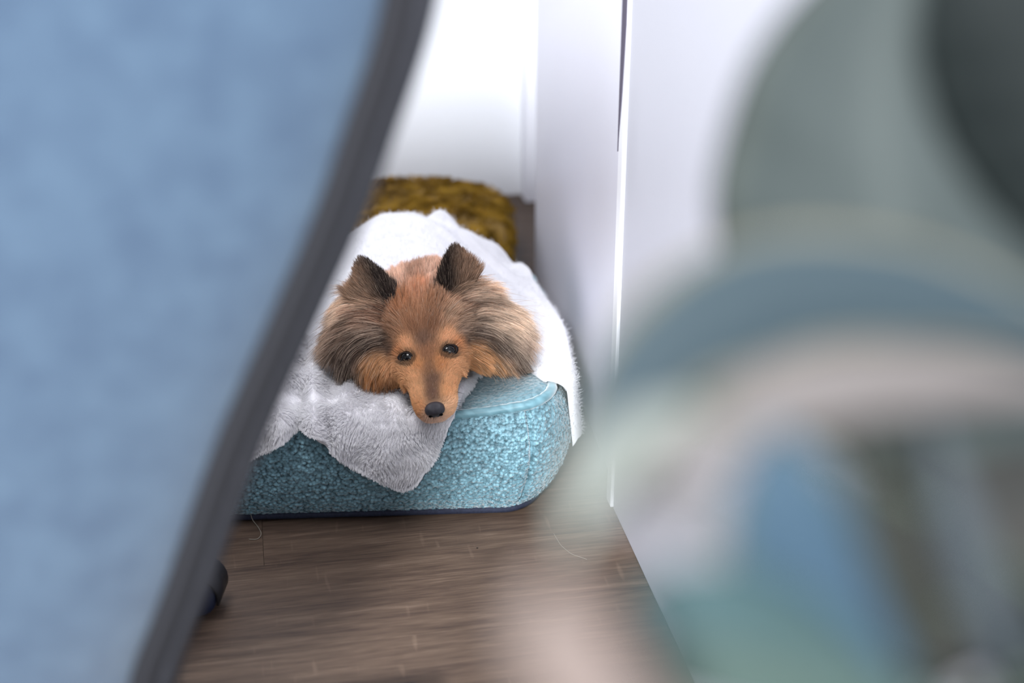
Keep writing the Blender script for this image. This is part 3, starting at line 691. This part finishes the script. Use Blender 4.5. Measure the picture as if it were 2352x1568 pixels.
# ------------------------------------------------------------------ shaggy mustard pet cushion behind the bed
mc = np.array([-.262, 2.50]); bm = bmesh.new(); bmesh.ops.create_icosphere(bm, subdivisions=6, radius=1.0)
for v in bm.verts:
    x, y, z = v.co; e = .62; sx = math.copysign(abs(x)**e, x); sy = math.copysign(abs(y)**e, y); sz = math.copysign(abs(z)**.75, z)
    p = Vector((mc[0]+sx*.262, mc[1]+sy*.185, .072+sz*.070)); nz = mnoise.noise(p*9)*.010 + mnoise.noise(p*22)*.004
    p += Vector((x, y, max(z, -.2)))*nz
    dip = math.exp(-((p.x-mc[0])/.15)**2 - ((p.y-mc[1])/.11)**2)*.03; p.z = max(.002, p.z - (dip if z > 0 else 0)); v.co = p
me = bm_mesh('mustard_cushion', bm)
M_mus = noise_mat('mustard_plush', [(.3, (92, 66, 14)), (.7, (150, 116, 38))], 30, .9, .15, sheen=.3)
mu = link('pet_cushion', me, M_mus); tag(mu, 'shaggy mustard yellow pet cushion on the floor behind the dog bed', 'cushion')
Pr, Nr = scatter(me, 30000, lambda V, N: (V[:, 2] > .006)*np.clip(facing(V, N)+.6, .1, 1)); K = 5
fl = np.stack([vnoise(Pr, 17, 1.1), vnoise(Pr, 17, 6.7), vnoise(Pr, 17, 8.5)], 1)
d = Nr*.55 + fl*1.3 + RNG.normal(0, .2, Pr.shape); d /= np.linalg.norm(d, axis=1)[:, None]; s = np.linspace(0, 1, K)[None, :, None]
L = RNG.uniform(.012, .022, len(Pr)); Pf = Pr[:, None] + d[:, None]*L[:, None, None]*s + np.array([0, 0, -.4])*L[:, None, None]*s**2
Pf[..., 2] = np.maximum(Pf[..., 2], .001); Pf, gi = clump(Pf, 22, .75)
tone = np.clip(.5 + .9*vnoise(Pr, 30, 2.0), 0, 1)[:, None]; c = lin((104, 76, 16))*(1-tone) + lin((172, 136, 50))*tone; c *= RNG.uniform(.8, 1.2, (gi.max()+1, 1))[gi]
strands('plush_pile', Pf, [.0004, .0004, .00035, .00025, .0001], c, strand_mat('mustard_pile', .8, .15), mu)

# ------------------------------------------------------------------ blue upholstered chair, out of focus on the left
chair = thing('swivel_chair', 'blue fabric swivel chair back with dark grey edge, blurred at the left', 'chair', (-.42, 1.10, 0))
EDGE = [(-.236, .36), (-.251+.0, .371), (-.239, .398), (-.218, .444), (-.195, .503), (-.176, .552), (-.155, .602), (-.128, .656), (-.106, .705), (-.088, .740), (-.079, .768), (-.061, .815), (-.049, .843), (-.042, .869)]
ez = np.array([.371, .398, .444, .503, .552, .602, .656, .705, .740, .768, .815, .843, .869, .91, .95, .985, 1.01]); exx = np.array([-.251, -.239, -.218, -.195, -.176, -.155, -.128, -.106, -.088, -.079, -.061, -.049, -.042, -.036, -.040, -.060, -.095])
CXC = -.42; YE = .83
zs = np.linspace(.371, 1.01, 60); xe_ = np.interp(zs, ez, exx); xe_ = np.convolve(np.pad(xe_, 3, 'edge'), np.ones(7)/7, 'valid')
TH = .012                                     # half depth of the dark border
hw = xe_ - CXC - .0255
def shell_y(u): return YE - .055*(1-np.abs(u)**2.2)
nu = 61; V = []
for k, z in enumerate(zs):
    for u in np.linspace(-1, 1, nu):
        px_ = .006*(1-abs(u)**14)             # soft pad
        V.append((CXC+u*hw[k], shell_y(u)-px_-.006, z))
nfr = len(V)
for k, z in enumerate(zs):
    for u in np.linspace(-1, 1, nu): V.append((CXC+u*hw[k], shell_y(u)+.030+.01*(1-abs(u)**8), z))
Fc = grid_faces(nu, len(zs)); Fb = [tuple(i+nfr for i in f)[::-1] for f in Fc]
side = []
for k in range(len(zs)-1):
    a0, a1 = k*nu, (k+1)*nu; side += [(a0, a1, a1+nfr, a0+nfr), (a0+nu-1, a0+nu-1+nfr, a1+nu-1+nfr, a1+nu-1)]
top = (len(zs)-1)*nu
for i in range(nu-1): side += [(i, i+nfr, i+1+nfr, i+1), (top+i, top+i+1, top+i+1+nfr, top+i+nfr)]
M_blue = mat('blue_felt', (120, 156, 196), .9, .15, sheen=.25); tcb = nd(M_blue, 'ShaderNodeTexCoord')
na = nd(M_blue, 'ShaderNodeTexNoise', i_Scale=38.0, i_Detail=6); lk(M_blue, tcb.outputs['Object'], na.inputs['Vector'])
rpb = ramp(M_blue, na.outputs['Fac'], [(.3, (54, 69, 87)), (.7, (64, 80, 97))])
mpb = nd(M_blue, 'ShaderNodeMapping'); mpb.inputs['Rotation'].default_value = (0, .6, 0); mpb.inputs['Scale'].default_value = (900, 900, 2600); lk(M_blue, tcb.outputs['Object'], mpb.inputs[0])
nb2 = nd(M_blue, 'ShaderNodeTexNoise', i_Scale=1.0, i_Detail=2); lk(M_blue, mpb.outputs[0], nb2.inputs['Vector'])
bb = nd(M_blue, 'ShaderNodeBump', i_Strength=.5, i_Distance=.001); lk(M_blue, nb2.outputs['Fac'], bb.inputs['Height'])
lk(M_blue, rpb.outputs[0], M_blue.node_tree.nodes['Principled BSDF'].inputs['Base Color']); lk(M_blue, bb.outputs[0], M_blue.node_tree.nodes['Principled BSDF'].inputs['Normal'])
link('backrest', mesh('backrest', V, Fc + Fb + side), M_blue, chair, label='blue felt backrest seen from behind')
# padded dark border all round
M_trim = noise_mat('dark_grey_trim', [(.3, (44, 45, 50)), (.7, (51, 52, 57))], 120, .75, .25, .2, 900)
path = [(CXC+hw[k]+.0125, YE+.010, zs[k]) for k in range(len(zs))] + [(CXC+u*(hw[-1]+.010*(1-abs(u)**6)), float(shell_y(u))+.012, zs[-1]+.012) for u in np.linspace(.96, -.96, 30)] + [(CXC-hw[k]-.0125, YE+.010, zs[k]) for k in range(len(zs)-1, -1, -1)]
path = np.array(path); Vt, Ft = tube(path, 1.0, 16, True); Vt = np.array(Vt); ctr = np.repeat(path, 16, 0); d = Vt-ctr
Vt = ctr + d*np.array([.0135, .026, .0135]); link('edge_border', mesh('edge_border', Vt, Ft), M_trim, chair, label='dark grey padded border of the backrest')
# thin cord in the seam between felt and border
pc = np.array([(CXC+hw[k]+.004, YE-.0135, zs[k]) for k in range(len(zs))] + [(CXC+u*(hw[-1]+.004), float(shell_y(u))-.0125, zs[-1]+.003) for u in np.linspace(.97, -.97, 40)] + [(CXC-hw[k]-.004, YE-.0135, zs[k]) for k in range(len(zs)-1, -1, -1)])
Vt, Ft = tube(pc, .0105, 10); link('seam_cord', mesh('seam_cord', Vt, Ft), mat('seam_dark', (26, 26, 30), .9), chair)
bm = bmesh.new(); add_box(bm, (-.42, 1.075, .412), (.37, .40, .075), None, .030); link('seat', bm_mesh('seat', bm), M_blue, chair)
bm = bmesh.new(); add_box(bm, (-.42, .86, .375), (.09, .10, .03), None, .008); add_box(bm, (-.42, 1.02, .368), (.10, .26, .018), None, .006); link('back_bracket', bm_mesh('back_bracket', bm), mat('black_plastic', (26, 26, 30), .5), chair)
M_blk = mat('black_nylon', (24, 25, 30), .45, .4); M_navy = mat('navy_rubber', (30, 40, 66), .5, .4)
link('gas_post', lathe('gas_post', [(.028, .10), (.028, .22), (.018, .222), (.018, .36)], 20, (-.42, 1.10, 0)), M_blk, chair)
link('hub', lathe('hub', [(.02, .072), (.045, .076), (.045, .110), (.032, .122)], 24, (-.42, 1.10, 0)), M_blk, chair)
hubc = np.array([-.42, 1.10]); tgt = np.array([-.3835, 1.425]); a0 = math.atan2(*(tgt-hubc)[::-1]); RS = np.linalg.norm(tgt-hubc)
for k in range(5):
    an = a0 + 2*math.pi*k/5; dr = np.array([math.cos(an), math.sin(an), 0]); c0_ = np.array([hubc[0], hubc[1], .096]); c1_ = c0_ + dr*RS; c1_[2] = .080
    Vt, Ft = tube([c0_, c0_*.5+c1_*.5, c1_], [.020, .017, .013], 10); leg = link('base_arm', mesh('base_arm', Vt, Ft), M_blk, chair)
    cc_ = c1_.copy(); sd = np.array([-dr[1], dr[0], 0])
    axis = sd if k else np.array([.05, 1.0, 0])/1.00125
    cast = link('caster', lathe('caster', [(.004, .058), (.013, .060), (.013, .082), (.006, .084)], 14, (cc_[0], cc_[1], -.004)), M_blk, chair)
    for sg in (-1, 1):
        prof = [(.010, -.010), (.026, -.010), (.0295, -.007), (.0295, .007), (.026, .010), (.012, .0115), (.010, .008)]
        w_ = link('caster_wheel', lathe('caster_wheel', prof, 32, cc_*[1, 1, 0] + np.array([0, 0, .0296]) + axis*.0125*sg, axis), M_navy, cast)
    Vt = []; 
    hood = []
    for ii, t in enumerate(np.linspace(math.radians(-15), math.radians(195), 16)):
        for zz2 in (-.024, .024):
            side_v = np.cross(axis, [0, 0, 1]); hood.append(cc_*[1, 1, 0] + np.array([0, 0, .030]) + .034*(math.cos(t)*side_v + math.sin(t)*np.array([0, 0, 1])) + axis*zz2)
    ho = link('caster_hood', mesh('caster_hood', hood, grid_faces(2, 16)), M_blk, cast); sm = ho.modifiers.new('s', 'SOLIDIFY'); sm.thickness = .003

# ------------------------------------------------------------------ potted plant close to the lens, far out of focus
plant = thing('potted_plant', 'large-leaved variegated houseplant with green, blue-green and pink leaves, blurred in the right foreground', 'plant', (.265, .42, 0))
def leaf_mat(name, c_mid, c_body, c_edge, rough=.5):
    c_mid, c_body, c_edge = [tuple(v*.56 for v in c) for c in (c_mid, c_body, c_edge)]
    m = mat(name, c_body, .7, .15); b = m.node_tree.nodes['Principled BSDF']; at = nd(m, 'ShaderNodeAttribute', attribute_name='blade')
    sp = nd(m, 'ShaderNodeSeparateXYZ'); lk(m, at.outputs['Vector'], sp.inputs[0])
    ns = nd(m, 'ShaderNodeTexNoise', i_Scale=26.0, i_Detail=4); lk(m, at.outputs['Vector'], ns.inputs['Vector'])
    ns.inputs['Scale'].default_value = 5.0
    ad2 = nd(m, 'ShaderNodeMath', operation='MULTIPLY_ADD'); lk(m, ns.outputs['Fac'], ad2.inputs[0]); ad2.inputs[1].default_value = .3; lk(m, sp.outputs['X'], ad2.inputs[2])
    r = ramp(m, ad2.outputs[0], [(.16, c_mid), (.30, c_body), (.90, c_body), (1.0, c_edge)]); lk(m, r.outputs[0], b.inputs['Base Color'])
    return m
def leaf(ctrl, t_list, width, m, label=None, curl=.25, face=(0, 0), tipw=.02, stem_to=None, p=.75):
    """ctrl: photo points of the midrib from base to tip, t_list: distance from the lens at each; width in cm"""
    Pm = np.array([at_depth(px, py, t) for (px, py), t in zip(ctrl, t_list)]); n = 40
    tt_ = np.linspace(0, 1, len(Pm)); ts = np.linspace(0, 1, n)
    # smooth (Catmull-like) resampling
    Pc = np.stack([np.interp(ts, tt_, Pm[:, i]) for i in range(3)], 1)
    for _ in range(14): Pc[1:-1] = .25*Pc[:-2]+.5*Pc[1:-1]+.25*Pc[2:]
    T = np.gradient(Pc, axis=0); T /= np.linalg.norm(T, axis=1)[:, None]
    V = []; bl_ = []; m2 = 17
    for i in range(n):
        vdir = C0 - Pc[i]; vdir /= np.linalg.norm(vdir); vdir = vdir + cR*face[0] + np.array([0, 0, 1.])*face[1]
        B = np.cross(T[i], vdir); B /= np.linalg.norm(B)+1e-9; N = np.cross(B, T[i]); s = ts[i]
        w = width*.01*(math.sin(math.pi*min(1, s**p*.985+.008))**.8 + tipw*(1-s))
        for k in range(m2):
            u = -1+2*k/(m2-1); rip = .03*math.sin(s*40+u*6)*abs(u)
            V.append(Pc[i] + B*u*w - N*(curl*w*(u*u) + rip*w) + N*w*.06*(1-abs(u))*0); bl_.append((abs(u), s, 0))
    me = mesh('leaf', V, grid_faces(m2, n)); a = me.attributes.new('blade', 'FLOAT_VECTOR', 'POINT'); a.data.foreach_set('vector', np.array(bl_, np.float32).ravel())
    o = link('leaf', me, m, plant, label=label); sm = o.modifiers.new('s', 'SOLIDIFY'); sm.thickness = .0007; sm.offset = 0
    base = Pc[0]; crown = np.array([.265, .42, .655]); midp = (base*.5 + crown*.5) + np.array([.02, 0, .04])
    q = np.linspace(0, 1, 14)[:, None]; S = (1-q)**2*crown + 2*q*(1-q)*midp + q*q*base
    Vt, Ft = tube(S, np.linspace(.0026, .0016, 14), 8); link('stem', mesh('stem', Vt, Ft), M_stem, plant)
    return o
M_stem = mat('leaf_stem', (52, 60, 50), .6)
Lgrey = leaf_mat('leaf_grey_green', (92, 101, 99), (76, 86, 85), (90, 98, 93))
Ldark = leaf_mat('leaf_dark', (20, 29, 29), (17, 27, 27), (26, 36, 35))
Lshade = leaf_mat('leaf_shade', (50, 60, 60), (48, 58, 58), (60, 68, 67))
Larch = leaf_mat('leaf_arch', (58, 76, 86), (64, 82, 90), (140, 136, 118))  # pale edge colour paints in the light along the rim
Lblue = leaf_mat('leaf_blue', (58, 86, 108), (65, 94, 115), (86, 110, 110))
Lpink = leaf_mat('leaf_pink', (142, 134, 130), (138, 130, 127), (124, 117, 113))
Lolive = leaf_mat('leaf_olive', (48, 51, 41), (43, 46, 39), (58, 58, 52))
Lmist = leaf_mat('leaf_mist', (84, 94, 102), (76, 86, 93), (70, 74, 76))
Lmint = leaf_mat('leaf_mint', (84, 106, 98), (77, 99, 92), (88, 108, 102))
Lteal = leaf_mat('leaf_teal', (62, 92, 96), (66, 95, 98), (76, 102, 100))
Ltaupe = leaf_mat('leaf_taupe', (66, 64, 60), (57, 57, 54), (51, 53, 51))  # grey-brown blade, darker towards its edge
Lblush = leaf_mat('leaf_blush', (160, 141, 133), (152, 134, 126), (142, 126, 118))
Lwhite = leaf_mat('leaf_white', (150, 148, 152), (146, 144, 148), (140, 134, 138))
def hw_cm(px, t): return px/FPX*t*100
# back layer
leaf([(2560, 1250), (2220, 830), (2030, 480), (2010, 150), (2130, -220)], [.54, .53, .52, .52, .52], hw_cm(430, .52), Lgrey, 'broad grey-green leaf', p=.85)
leaf([(2700, 1100), (2500, 700), (2330, 330), (2190, 0), (2150, -260)], [.56, .55, .54, .54, .54], hw_cm(360, .54), Lgrey, p=.8)
leaf([(2640, 960), (2330, 850), (2010, 770), (1740, 790), (1450, 960)], [.53, .52, .51, .505, .50], hw_cm(260, .51), Lgrey)
leaf([(2640, 620), (2520, 380), (2390, 160), (2260, -40), (2180, -200)], [.49, .49, .485, .48, .48], hw_cm(265, .48), Ldark, 'dark green leaf')
leaf([(2660, 1120), (2450, 1180), (2260, 1260), (2120, 1400), (2040, 1600)], [.53, .52, .515, .51, .51], hw_cm(290, .51), Ltaupe, 'taupe leaf', p=.9)
leaf([(2640, 1680), (2520, 1600), (2420, 1540), (2330, 1480), (2270, 1400)], [.46, .46, .46, .46, .46], hw_cm(150, .46), Ldark)
# arching leaves whose tips hang down in front of the bed
leaf([(2520, 860), (2180, 770), (1900, 760), (1690, 880), (1540, 1040), (1430, 1200)], [.47, .46, .455, .45, .447, .446], hw_cm(130, .455), Lshade)
leaf([(2520, 800), (2180, 680), (1850, 650), (1590, 740), (1410, 910), (1310, 1150)], [.46, .45, .445, .44, .437, .436], hw_cm(150, .44), Larch, 'arching blue-green leaf with its lit rim painted pale', p=.95)
# middle layer
leaf([(2500, 900), (2230, 870), (1950, 880), (1760, 920), (1600, 1030), (1480, 1170)], [.43, .42, .41, .405, .40, .40], hw_cm(88, .41), Lpink, 'pale pink arching leaf', p=.95)
leaf([(1600, 930), (1470, 1000), (1380, 1080), (1330, 1170), (1310, 1270)], [.40, .395, .392, .39, .39], hw_cm(70, .39), leaf_mat('leaf_pale', (160, 164, 156), (152, 157, 149), (142, 147, 140)), 'small pale leaf tip')
leaf([(1800, 1330), (1700, 1240), (1600, 1170), (1500, 1160), (1400, 1200)], [.435, .43, .43, .428, .428], hw_cm(58, .43), Lwhite)
leaf([(2330, 1560), (2260, 1380), (2210, 1220), (2170, 1080), (2140, 960)], [.43, .425, .42, .42, .42], hw_cm(48, .42), Lmist)
leaf([(1960, 1700), (1930, 1520), (1860, 1320), (1800, 1140), (1790, 980)], [.415, .41, .405, .40, .40], hw_cm(195, .405), Lblue, 'blue-green broad leaf')
leaf([(2190, 1640), (2120, 1450), (2060, 1300), (1990, 1130), (1950, 1000)], [.405, .40, .395, .395, .395], hw_cm(62, .40), Lolive, 'narrow olive leaf')
# low leaves, nearest
leaf([(2050, 1640), (1860, 1520), (1690, 1430), (1540, 1390), (1430, 1390)], [.40, .395, .39, .39, .39], hw_cm(135, .39), Lteal)
leaf([(2250, 1740), (1960, 1610), (1720, 1550), (1520, 1530), (1360, 1560)], [.395, .39, .385, .384, .384], hw_cm(95, .385), Lmint, 'mint green leaf along the bottom')
leaf([(1560, 1800), (1400, 1640), (1310, 1520), (1260, 1420), (1270, 1310)], [.315, .312, .31, .31, .31], hw_cm(125, .31), Lblush, 'blush pink leaf')
# pot on a slim stand
M_pot = noise_mat('grey_ceramic', [(.3, (150, 150, 148)), (.7, (164, 164, 160))], 30, .6)
link('pot', lathe('pot', [(.03, .50), (.052, .502), (.066, .56), (.070, .64), (.072, .66), (.066, .66), (.063, .645), (.02, .645)], 32, (.265, .42, 0)), M_pot, plant)
link('soil', lathe('soil', [(.001, .646), (.03, .650), (.062, .648), (.062, .640)], 24, (.265, .42, 0)), mat('soil', (50, 38, 30), .95), plant)
stand = thing('plant_stand', 'slim wooden plant stand holding the potted plant, right foreground', 'plant stand', (.265, .42, 0))
link('stand_top', lathe('stand_top', [(.01, .482), (.095, .482), (.098, .488), (.098, .496), (.095, .4995), (.01, .4995)], 32, (.265, .42, 0)), mat('pale_wood', (170, 140, 105), .6), stand)
for k in range(3):
    an = 2*math.pi*k/3+.5; Vt, Ft = tube([(.265+.05*math.cos(an), .42+.05*math.sin(an), .482), (.265+.075*math.cos(an), .42+.075*math.sin(an), .0)], [.011, .008], 10); link('leg', mesh('leg', Vt, Ft), mat('pale_wood', (170, 140, 105), .6), stand)

# ------------------------------------------------------------------ loose threads and lint
M_thr = mat('pale_thread', (128, 122, 112), .8)
def thread(name, pts, r, label, cat='thread'):
    P = np.array(pts); ts = np.linspace(0, 1, 40); tt_ = np.linspace(0, 1, len(P)); Pc = np.stack([np.interp(ts, tt_, P[:, i]) for i in range(3)], 1)
    for _ in range(6): Pc[1:-1] = .25*Pc[:-2]+.5*Pc[1:-1]+.25*Pc[2:]
    Vt, Ft = tube(Pc, r, 6); return tag(link(name, mesh(name, Vt, Ft), M_thr), label, cat)
thread('loose_thread', [at_y(575, 1120, 1.607), at_y(572, 1160, 1.609), at_z(578, 1192, .004), at_z(592, 1208, .001), at_z(602, 1226, .001), at_z(592, 1239, .001), at_z(572, 1238, .001)], .0005, 'pale loose thread dangling from the bed front onto the floor')
thread('stray_hair', [at_z(1272, 1225, .001), at_z(1288, 1252, .001), at_z(1312, 1272, .001), at_z(1348, 1284, .001)], .00025, 'single pale hair lying on the floorboards right of the bed', 'hair')
bm = bmesh.new(); bmesh.ops.create_icosphere(bm, subdivisions=2, radius=.0011); cp = at_z(1096, 1258, .0009)
for v in bm.verts: v.co = Vector((v.co.x*1.3, v.co.y, v.co.z*.7*(1+.2*v.co.x/.001))) + Vector(cp)
tag(link('crumb', bm_mesh('crumb', bm), mat('dark_crumb', (36, 28, 24), .9)), 'tiny dark crumb on the floorboards in front of the bed', 'crumb')
